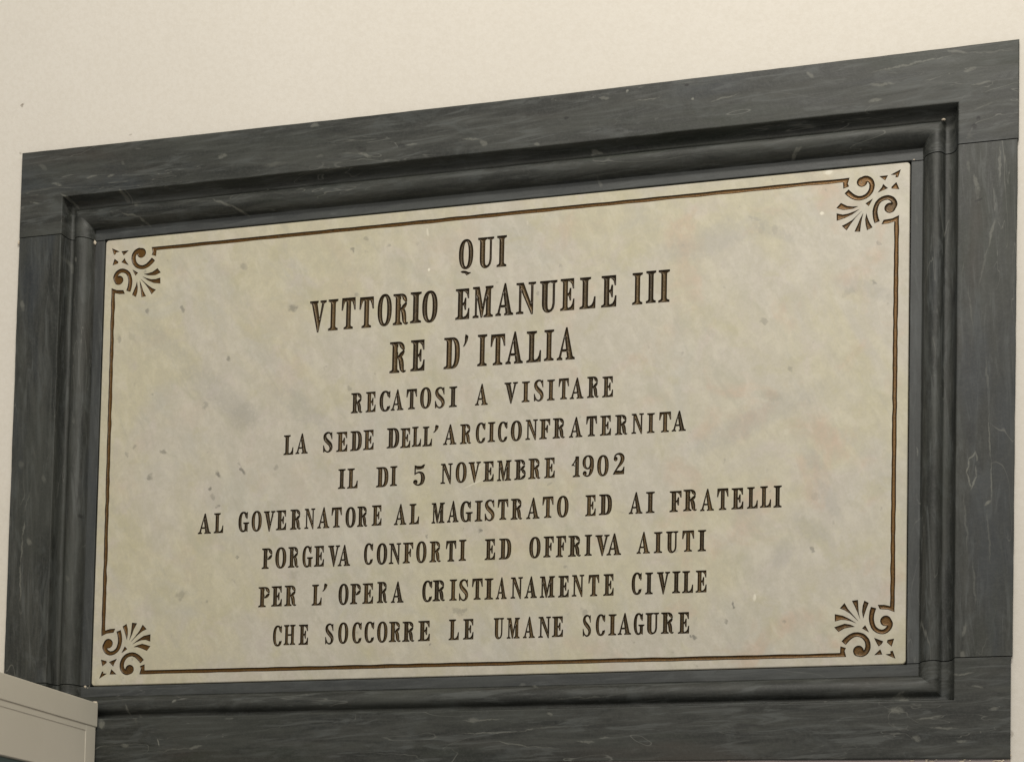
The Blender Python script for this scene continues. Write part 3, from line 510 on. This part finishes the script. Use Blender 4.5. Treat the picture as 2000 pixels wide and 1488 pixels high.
# ================================================================ grey stone frame
frame = thing('stone_frame', 'dark grey veined moulded stone frame fixed to the cream wall around the white inscription slab', 'frame', (W/2, WY, -.150))
FL = -frame.location
PROF = [(1.6, 12), (1.6, .6), (1.9, -.5), (2.5, -.8), (2.9, -.8), (18.9, -.8), (19.4, -.8), (20.3, -.3), (20.8, -.8), (21.2, -3.2), (22.6, -8), (25, -12.4), (28.5, -16), (33, -18.8), (38, -20.4), (43, -20.6), (47.5, -19.2), (50.5, -16.6),
        (52.4, -14), (53.6, -12.2), (54.3, -11.6), (55.2, -11.2), (57.5, -11.4), (59.8, -12.4), (61.6, -14.6), (63, -17.8), (64, -22), (64.6, -27), (64.9, -32), (65.1, -34), (65.7, -35.6), (66.6, -36), (67.4, -36),
        (85, -36.1), (105, -36), (125, -36.2), ('o', -2.2, -36), ('o', -1.5, -36), ('o', -.7, -35.8), ('o', -.15, -35.2), ('o', 0, -34.4), ('o', 0, -5)]
OUT = {'L': 149, 'R': 162, 'T': 152.5, 'B': 152}
LIP = {'L': 1.0, 'R': 1.75, 'T': 1.15, 'B': .95}
def prof(side, out=None):
    o = OUT[side] if out is None else out; r = []
    for p in PROF:
        if p[0] == 'o': r.append(((o+p[1])/1000, p[2]/1000))
        else:
            d = p[0]
            if d > 54.3:
                k = LIP[side]; e = 54.3+(67.4-54.3)*k
                d = 54.3+(d-54.3)*k if d <= 67.4 else e+(d-67.4)/(125-67.4)*(o-10-e)
            r.append((d/1000, p[1]/1000))
    return np.array(r)
def wob(n, a, k=6):
    """slow wobble of worn stone, metres"""
    t = np.linspace(0, 1, n); return a*sum(rng.uniform(-1, 1)*np.sin(2*math.pi*(j+rng.uniform())*t+rng.uniform(0, 6)) for j in range(1, k))/2
def sweep(P0, P1, n, name, mat, sag=None, caps=()):
    """surface between two profile curves P0 and P1 (k,3) with n slices; end caps run back to the wall"""
    k = len(P0); t = np.linspace(0, 1, n); V = P0[None]*(1-t[:, None, None])+P1[None]*t[:, None, None]
    wy = wob(n, .00035); V[:, 3:k-1, 1] += wy[:, None]
    if sag is not None: V = sag(V, t)
    return V
def grid_faces(n, k, off=0): return [(off+i*k+j, off+i*k+j+1, off+(i+1)*k+j+1, off+(i+1)*k+j) for i in range(n-1) for j in range(k-1)]
def cap(V, idx, back=.012):
    """end cap of a slice: strip from the profile back to y=back"""
    ps = V[idx]; q = ps.copy(); q[:, 1] = back; return np.concatenate([ps, q])
def band_attr(o):
    """mark the narrow flat fillet next to the slab"""
    me = o.data; at = me.attributes.new('inner_band', 'FLOAT', 'FACE'); v = []
    for p in me.polygons:
        c = p.center; d = max(-c.x, c.x-W, -c.z, c.z-H); v.append(1. if .0019 < d < .0195 and abs(c.y+.0008) < .0006 else 0.)
    at.data.foreach_set('value', v)
def rail(top):
    s = 'T' if top else 'B'; zb = H if top else 0.; sg = 1 if top else -1
    oL, oR = (149.5, 164.5) if top else (148, 157.5)
    pl, pt, pr = prof('L', oL), prof(s), prof('R', oR); k = len(pl)
    gap = .0007
    A = np.array([(-a[0], a[1], zb+sg*gap) for a in pl]); B = np.array([(-a[0], a[1], zb+sg*b[0]) for a, b in zip(pl, pt)])
    C = np.array([(W+c[0], c[1], zb+sg*b[0]) for c, b in zip(pr, pt)]); D = np.array([(W+c[0], c[1], zb+sg*gap) for c in pr])
    # corner heights differ a little, as the picture shows
    hgt = (.0035, .005) if top else (-.001, .0045)
    w_ = np.clip((np.arange(k)-33)/(k-34), 0, 1)
    B[:, 2] += sg*hgt[0]*w_; C[:, 2] += sg*hgt[1]*w_
    parts = [(A, B, 14), (B, C, 90), (C, D, 14)]
    V, F = [], []; off = 0
    for i, (p, q, n) in enumerate(parts):
        t = np.linspace(0, 1, n)[:, None, None]; G_ = p[None]*(1-t)+q[None]*t
        if i == 1:
            tt = np.linspace(0, 1, n); ww = wob(n, .0004)
            G_[1:-1, 2:-1, 1] += ww[1:-1, None]
            sag = (-.0050 if top else .0040)*4*tt*(1-tt)
            G_[:, :, 2] += sag[:, None]*w_[None]
            e = wob(n, .00018, 9)+.00012*rng.standard_normal(n); e[0] = e[-1] = 0
            G_[:, -5:, 2] += e[:, None]
            e = wob(n, .0002, 6); e[0] = e[-1] = 0
            G_[:, 26:33, 2] += e[:, None]
        V.append(G_.reshape(-1, 3)); F += grid_faces(n, k, off); off += n*k
    for P in (A, D):
        q = P.copy(); q[:, 1] = .012; V.append(np.concatenate([P, q])); F += [(off+j, off+j+1, off+k+j+1, off+k+j) for j in range(k-1)]; off += 2*k
    V = np.concatenate(V); return V, F
def weld(o, d=.00005):
    import bmesh
    b = bmesh.new(); b.from_mesh(o.data); bmesh.ops.remove_doubles(b, verts=b.verts, dist=d); bmesh.ops.recalc_face_normals(b, faces=b.faces); b.to_mesh(o.data); b.free()
    band_attr(o)
    o.data.shade_smooth()
    o.data.set_sharp_from_angle(angle=math.radians(38))
    return o
V, F = rail(True); tr = weld(link('top_rail', V, F, M_rail, frame, FL)); tr['label'] = 'long top piece of the frame with mitred moulding at both ends'
V, F = rail(False); br = weld(link('bottom_rail', V, F, M_rail, frame, FL)); br['label'] = 'long bottom piece of the frame with white crumbs along its lower edge'
for sd in ('L', 'R'):
    P = prof(sd, 149 if sd == 'L' else 161.5); k = len(P); n = 60; zs = np.linspace(.0008, H-.0009, n); V = np.zeros((n, k, 3)); sx = -1 if sd == 'L' else 1
    V[:, :, 0] = (0 if sd == 'L' else W)+sx*P[None, :, 0]; V[:, :, 1] = P[None, :, 1]; V[:, :, 2] = zs[:, None]
    V[:, 2:-1, 1] += wob(n, .0004)[:, None]
    e = wob(n, .0002, 9)+.00015*rng.standard_normal(n); V[:, -5:, 0] += e[:, None]
    if sd == 'R': V[:, -5:, 0] += (.0016*(zs/H)*2-.0016)[:, None]
    V[:, 26:33, 0] += wob(n, .0002, 6)[:, None]
    F = grid_faces(n, k); V = V.reshape(-1, 3); off = len(V); extra = []
    for sl in (V[:k], V[-k:]):
        q = sl.copy(); q[:, 1] = .012; extra.append(np.concatenate([sl, q])); F += [(off+j, off+j+1, off+k+j+1, off+k+j) for j in range(k-1)]; off += 2*k
    o = weld(link('side_stile', np.concatenate([V]+extra), F, M_stile, frame, FL))
    o['label'] = 'left upright piece of the frame' if sd == 'L' else 'right upright piece of the frame with a pale diamond shaped vein'
def crumbs(name, items, mat, parent):
    """little broken lumps; items = (x, y, z, size, stretch x, stretch z)"""
    V, F = [], []
    for x, y, z, s, ax, az in items:
        b = len(V); n = 7
        V.append((x, y-s*.5, z))
        for ring, (rr, dy) in enumerate(((.6, -.35), (1., .1))):
            for i in range(n):
                a = 2*math.pi*i/n; r = s*rr*rng.uniform(.65, 1.25); V.append((x+ax*r*math.cos(a), y+s*dy, z+az*r*math.sin(a)))
        for i in range(n):
            j = (i+1) % n; F.append((b, b+1+i, b+1+j)); F.append((b+1+i, b+1+n+i, b+1+n+j, b+1+j))
    L = parent.location
    return link(name, [(x-L.x, y-L.y, z-L.z) for x, y, z in V], F, mat, parent)
# mortar squeezed out at the joints and plaster left along the lower edge
mo = [(-.0205, -.003, .7965, .0030, 1, 1.6), (-.006, .0005, .797, .0016, 1.6, 1), (-.0035, .0005, .789, .0013, .8, 5), (-.011, -.0005, -.0015, .0032, 1, .9), (-.006, .0, -.0035, .002, 1.6, .8), (-.0035, .0, .004, .0013, .8, 4),
      (1.462, -.021, .8505, .0026, 1.2, .8), (1.4163, -.0008, .802, .0015, 1.4, .8), (.022, -.022, -.0345, .004, 1.8, .8), (-.153, -.031, .7945, .0035, .8, 1.5)]
crumbs('mortar', mo, M_plaster, frame)['kind'] = 'stuff'
pl = []
for cx, n in ((.735, 5), (.782, 7), (.80, 4), (.845, 3), (1.415, 3), (1.452, 5), (1.5, 4), (1.548, 6), (.31, 2), (.52, 2), (1.14, 2)):
    for i in range(n):
        x = cx+rng.normal(0, .008); zb = -.1475-.006*(2*abs(x/W-.5))**2; s_ = rng.uniform(.0005, .0016)
        pl.append((x, -.0325-rng.uniform(0, .002), zb-.0014+rng.uniform(-.0025, .0012), s_, rng.uniform(1.2, 4.2), rng.uniform(.5, 1.1)))
for i in range(16): pl.append((1.5655+rng.uniform(-.004, .004), -.031, rng.uniform(-.160, -.135), rng.uniform(.0008, .0024), 1, 1.5))
crumbs('plaster_residue', pl, M_plaster, frame)['kind'] = 'stuff'

# ================================================================ inscription slab
plaque = thing('marble_plaque', 'cream veined marble slab of gilded carved capitals beginning QUI, set inside the grey frame', 'plaque', (W/2, 0, 0))
PL = -plaque.location
GL = {}
for ch, ops in G.items():
    GL[ch] = [fatten(L, .014) for L in loops_of(ops, .034)]
def bbox(loops): A = np.concatenate(loops); return A.min(0), A.max(0)
holes = []          # outlines in slab x,z to be cut from its face
GM = {}
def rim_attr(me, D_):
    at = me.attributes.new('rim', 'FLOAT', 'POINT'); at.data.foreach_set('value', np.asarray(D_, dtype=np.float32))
def glyph_mesh(ch):
    if ch not in GM:
        V, F, D_ = groove(GL[ch], .034, .062, .085)
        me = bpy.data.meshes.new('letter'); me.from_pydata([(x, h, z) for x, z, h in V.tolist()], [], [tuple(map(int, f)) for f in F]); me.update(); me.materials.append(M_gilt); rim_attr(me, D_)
        import bmesh
        b = bmesh.new(); b.from_mesh(me); bmesh.ops.recalc_face_normals(b, faces=b.faces)
        if sum(f.normal.y for f in b.faces) > 0: bmesh.ops.reverse_faces(b, faces=b.faces)
        b.to_mesh(me); b.free(); me.shade_smooth()
        GM[ch] = me
    return GM[ch]
ORD = ['first', 'second', 'third', 'fourth', 'fifth', 'sixth', 'seventh', 'eighth', 'ninth', 'tenth']
for row, word, spans in WORDS:
    xa, za, ha, xb, zb, hb = ROWS[row]
    for ch, (l, r) in zip(word, spans):
        l, r = l/1000, r/1000; lo, hi = bbox(GL[ch]); cx = (l+r)/2; t = (cx-xa)/(xb-xa)
        z = za+(zb-za)*t+rng.normal(0, .0003); h = (ha+(hb-ha)*t)*(1+rng.normal(0, .008))
        sx = (r-l)/(hi[0]-lo[0]); ox = l-lo[0]*sx; lean = rng.normal(0, .006)
        o = bpy.data.objects.new('letter', glyph_mesh(ch)); col.objects.link(o); o.parent = plaque
        ky = .045 if row > 2 else .052
        M = Matrix(((sx, 0, lean*h, ox+PL.x), (0, ky, 0, PL.y), (0, 0, h, z+PL.z), (0, 0, 0, 1)))
        o.matrix_basis = Matrix.Translation(M.translation) @ Matrix.Diagonal((sx, ky, h, 1))
        o['label'] = 'gilded carved %s in the word %s of the %s line' % ('apostrophe' if ch == "'" else ('figure ' if ch.isdigit() else 'capital ')+ch, word, ORD[row])
        for Lp in GL[ch]: holes.append(np.column_stack([ox+Lp[:, 0]*sx, z+Lp[:, 1]*h]))

# ---- corner scrolls, petals and diamonds, laid out for the upper right corner in mm from the corner
def P2(*a): return [(x, z) for x, z in a]
HOOKH = P2((-105.1, -23.0), (-104.6, -33.3), (-96.0, -30.7), (-98.1, -26.2), (-95.4, -16.8))
HOOKV = P2((-17.0, -85.2), (-27.0, -89.3), (-40.7, -90.5), (-43.8, -96.9), (-33.3, -96.6), (-23.9, -94.2))
SC1 = [(-99.5, -38.6, 8.5), (-94.5, -43.8, 8.5), (-86.5, -49.6, 7.6), (-77.5, -51.6, 7), (-67.8, -48.6, 7.2), (-61.2, -40.9, 7.8), (-59.6, -31.0, 8.2), (-63, -23.6, 8.4), (-70, -20.6, 9.5), (-76, -24, 12)]
SC2 = [(-51.0, -93.0, 8.5), (-53.6, -84, 8), (-54.2, -73.3, 7.6), (-50.6, -62.1, 7.2), (-43.4, -56.1, 7), (-34.6, -54.6, 7.4), (-27.2, -58.6, 8), (-23.8, -66.0, 8.6), (-27.5, -71.5, 11)]
BALL1, BALL2 = (-75.2, -25.4, 8.4), (-31.0, -71.6, 8.6)
NOTCH = [P2((-49.4, -18.5), (-35.3, -19.1), (-39.3, -26.6)), P2((-30.4, -19.1), (-15.2, -11.4), (-19.5, -23.6), (-23.2, -23.2), (-22.8, -19.5)),
         P2((-42.0, -31.8), (-38.4, -35.5), (-34.7, -39.6), (-49.6, -45.3), (-44.4, -37.4)), P2((-21.1, -31.8), (-28.7, -37.7), (-28.2, -40.7), (-17.3, -43.4))]
TRI = P2((-58.2, -54.4), (-69.3, -61.0), (-64.4, -65.6))
PET = [P2((-81.0, -64.1), (-89.6, -63.9), (-98.5, -61.8), (-108.4, -56.8), (-115.3, -64.2), (-105, -67.6), (-98.5, -68.6), (-89.5, -67.4)),
       P2((-78.9, -68.9), (-87.0, -72.3), (-96.8, -75.3), (-105, -75.6), (-114.4, -73.1), (-114.6, -84.8), (-101.6, -82.0), (-90.2, -76.6)),
       P2((-75.2, -72.6), (-90.1, -85.4), (-98.5, -90.9), (-106.4, -94.4), (-98.5, -101.9), (-92.6, -92.9), (-85, -82.8)),
       P2((-72.8, -75.7), (-77.6, -85.5), (-81.0, -94.5), (-86.7, -105.1), (-77.3, -105.9), (-76.3, -94), (-75, -85)),
       P2((-67.9, -76.6), (-69.4, -87.0), (-68.8, -96), (-66.4, -104.4), (-58.7, -100.5), (-63.1, -91.5), (-66, -84))]
CORN = {'R1': (1, 1, 1, 0, 1, 0), 'L1': (-1, 1, .97, -2.0, .994, 3.6), 'L0': (-1, -1, .972, .55, 1.02, 1.3), 'R0': (1, -1, .947, 2.1, 1.004, -3.05)}
def carve(name, ops, step, depth, wall, label=None, jit=0.):
    loops = [fatten(L, .0003 if name == 'border_line' else .0002) for L in loops_of(ops, step)]
    if jit:
        for L in loops: L += rng.normal(0, jit, L.shape)
    if not loops: return
    V, F, D_ = groove(loops, step, depth, wall)
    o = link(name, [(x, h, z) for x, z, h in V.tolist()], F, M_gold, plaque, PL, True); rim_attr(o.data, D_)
    import bmesh
    b = bmesh.new(); b.from_mesh(o.data); bmesh.ops.recalc_face_normals(b, faces=b.faces)
    if sum(f.normal.y for f in b.faces) > 0: bmesh.ops.reverse_faces(b, faces=b.faces)
    b.to_mesh(o.data); b.free(); o.data.shade_smooth()
    if label: o['label'] = label
    holes.extend(loops); return o
where = {'R1': 'upper right', 'L1': 'upper left', 'L0': 'lower left', 'R0': 'lower right'}
tips = {}
for key, (sx, sz, ax, cx, az, cz) in CORN.items():
    bx = W if sx > 0 else 0.; bz = H if sz > 0 else 0.
    def tf(pts):
        o = []
        for p in pts:
            dx, dz = -p[0]*ax+cx, -p[1]*az+cz
            o.append((bx-sx*dx/1000, bz-sz*dz/1000)+tuple(q/1000 for q in p[2:]))
        return o
    def ball(b): q = tf([b])[0]; return sup(q[0], q[1], q[2]*rng.uniform(.94, 1.04), q[2]*rng.uniform(.94, 1.04), 2, 26)
    for S, Bq in ((SC1, BALL1), (SC2, BALL2)):
        carve('scroll', [('+', stroke(tf(S), 5)), ('+', ball(Bq))], .0011, .0019, .0040, None, .00008)
    for p in NOTCH: carve('diamond_notch', [('+', [(a+rng.normal(0, .0005), b+rng.normal(0, .0005)) for a, b in tf(p)])], .0011, .0020, .0022)
    carve('small_wedge', [('+', tf(TRI))], .0011, .0020, .0025)
    for p in PET: carve('petal', [('+', [(a+rng.normal(0, .0003), b+rng.normal(0, .0003)) for a, b in tf(p)])], .0011, .0017, .0028)
    tips[key] = (tf(HOOKH), tf(HOOKV))
def hook_line(A, B, horizontal):
    """border line joining the two hooks, cut by hand: slightly uneven edges"""
    n = 150; t = np.linspace(0, 1, n)[1:-1]
    o1, i1 = np.array(A[4 if horizontal else 0]), np.array(A[0 if horizontal else 5]); o2, i2 = np.array(B[4 if horizontal else 0]), np.array(B[0 if horizontal else 5])
    def edge(p, q, a):
        w_ = wob(len(t), a, 24); e = p[None]*(1-t[:, None])+q[None]*t[:, None]; e[:, 1 if horizontal else 0] += w_; return [tuple(v) for v in e]
    if horizontal:   # A: left hook, B: right hook ; outline: outer edge A->B, hook B, inner edge B->A, hook A
        return [A[4]]+edge(o1, o2, .0002)+[B[4], B[3], B[2], B[1], B[0]]+edge(i2, i1, .00025)+[A[0], A[1], A[2], A[3]]
    return [A[0]]+edge(o1, o2, .0002)+[B[0], B[1], B[2], B[3], B[4], B[5]]+edge(i2, i1, .00025)+[A[5], A[4], A[3], A[2], A[1]]
for a, b, hz, lb in (('L1', 'R1', True, 'top'), ('L0', 'R0', True, 'bottom'), ('L1', 'L0', False, 'left'), ('R1', 'R0', False, 'right')):
    i = 0 if hz else 1
    carve('border_line', [('+', hook_line(tips[a][i], tips[b][i], hz))], .0014, .0017, .0027, 'gilded border line along the %s edge with hooked ends' % lb)

# ---- slab face with the carvings cut out of it, softly rounded rim, sides
def rounded(dx, y, r=.006, n=5):
    o = []
    for cx, cz, a0 in ((W-r, H-r, 0), (r, H-r, 90), (r, r, 180), (W-r, r, 270)):
        for j in range(n+1):
            a = math.radians(a0+90*j/n); o.append((cx+(r-dx)*math.cos(a), y, cz+(r-dx)*math.sin(a)))
    return np.array(o)
rim = rounded(.0016, 0.)
rp = []
for i in range(len(rim)):
    a, b = rim[i], rim[(i+1) % len(rim)]; k = max(1, int(np.linalg.norm(b-a)/.02)); rp += [a+(b-a)*j/k for j in range(k)]
rim = np.array(rp); ctr = np.array([W/2, 0, H/2])
pts = [tuple(p) for p in rim[:, [0, 2]]]; ed = [(i, (i+1) % len(pts)) for i in range(len(pts))]; nr = len(pts)
for L in holes:
    b = len(pts); n = len(L); pts += [tuple(p) for p in L]; ed += [(b+i, b+(i+1) % n) for i in range(n)]
r = delaunay_2d_cdt([Vector(p) for p in pts], ed, [], 0, 1e-6)
V2 = np.array([tuple(v) for v in r[0]]); F2 = r[2]
cen = np.array([V2[list(f)].mean(0) for f in F2]); cut = np.zeros(len(F2), bool)
for L in holes:
    lo, hi = L.min(0), L.max(0); m = np.where((cen[:, 0] > lo[0]) & (cen[:, 0] < hi[0]) & (cen[:, 1] > lo[1]) & (cen[:, 1] < hi[1]))[0]
    if len(m): cut[m] ^= inpoly(cen[m], L)
F2 = [f for f, c in zip(F2, cut) if not c]
VV = [(x, 0., z) for x, z in V2]; FF = [tuple(reversed(f)) for f in F2]
# rim rings: bevel, then the side going back
base = [min(range(len(V2)), key=lambda q: (V2[q][0]-p[0])**2+(V2[q][1]-p[1])**2) for p in pts[:nr]]
prev = base
for dxy, y in ((.0009, .00035), (.0002, .0011), (0., .0022), (0., .022)):
    cur = []
    for i in range(nr):
        x, z = pts[i]; off = .0016-dxy
        ix, iz = min(max(x, .006), W-.006), min(max(z, .006), H-.006); dx_, dz_ = x-ix, z-iz; l = math.hypot(dx_, dz_) or 1
        cur.append(len(VV)); VV.append((x+dx_/l*off, y, z+dz_/l*off))
    FF += [(prev[i], prev[(i+1) % nr], cur[(i+1) % nr], cur[i]) for i in range(nr)]; prev = cur
slab = link('slab', VV, FF, M_marble, plaque, PL)
print('slab faces', len(FF), 'holes', len(holes))

# ================================================================ cream cabinet in front of the lower left corner
cab = thing('metal_cabinet', 'cream painted metal cabinet with overhanging lid and teal lower panel, cropped at the lower left', 'cabinet', (-.45, -.42, -1.6))
BX = .0386
box('casing', -.95, BX-.0022, -.80, -.0415, -.1655, -.0795, M_metal, cab, .0012)
box('lid', -.956, BX, -.806, -.0372, -.0800, -.0383, M_metal, cab, .0014)
# raised flange round the side of the casing: upright by the wall and strip under the lid
box('corner_flange', BX-.0040, BX-.0012, -.0690, -.0405, -.1655, -.0806, M_metal, cab, .0008)
box('side_trim', BX-.0040, BX-.0014, -.79, -.0692, -.0905, -.0806, M_metal, cab, .0006)
box('lower_panel', -.93, BX-.012, -.78, -.055, -1.6, -.1660, M_teal, cab, .002)
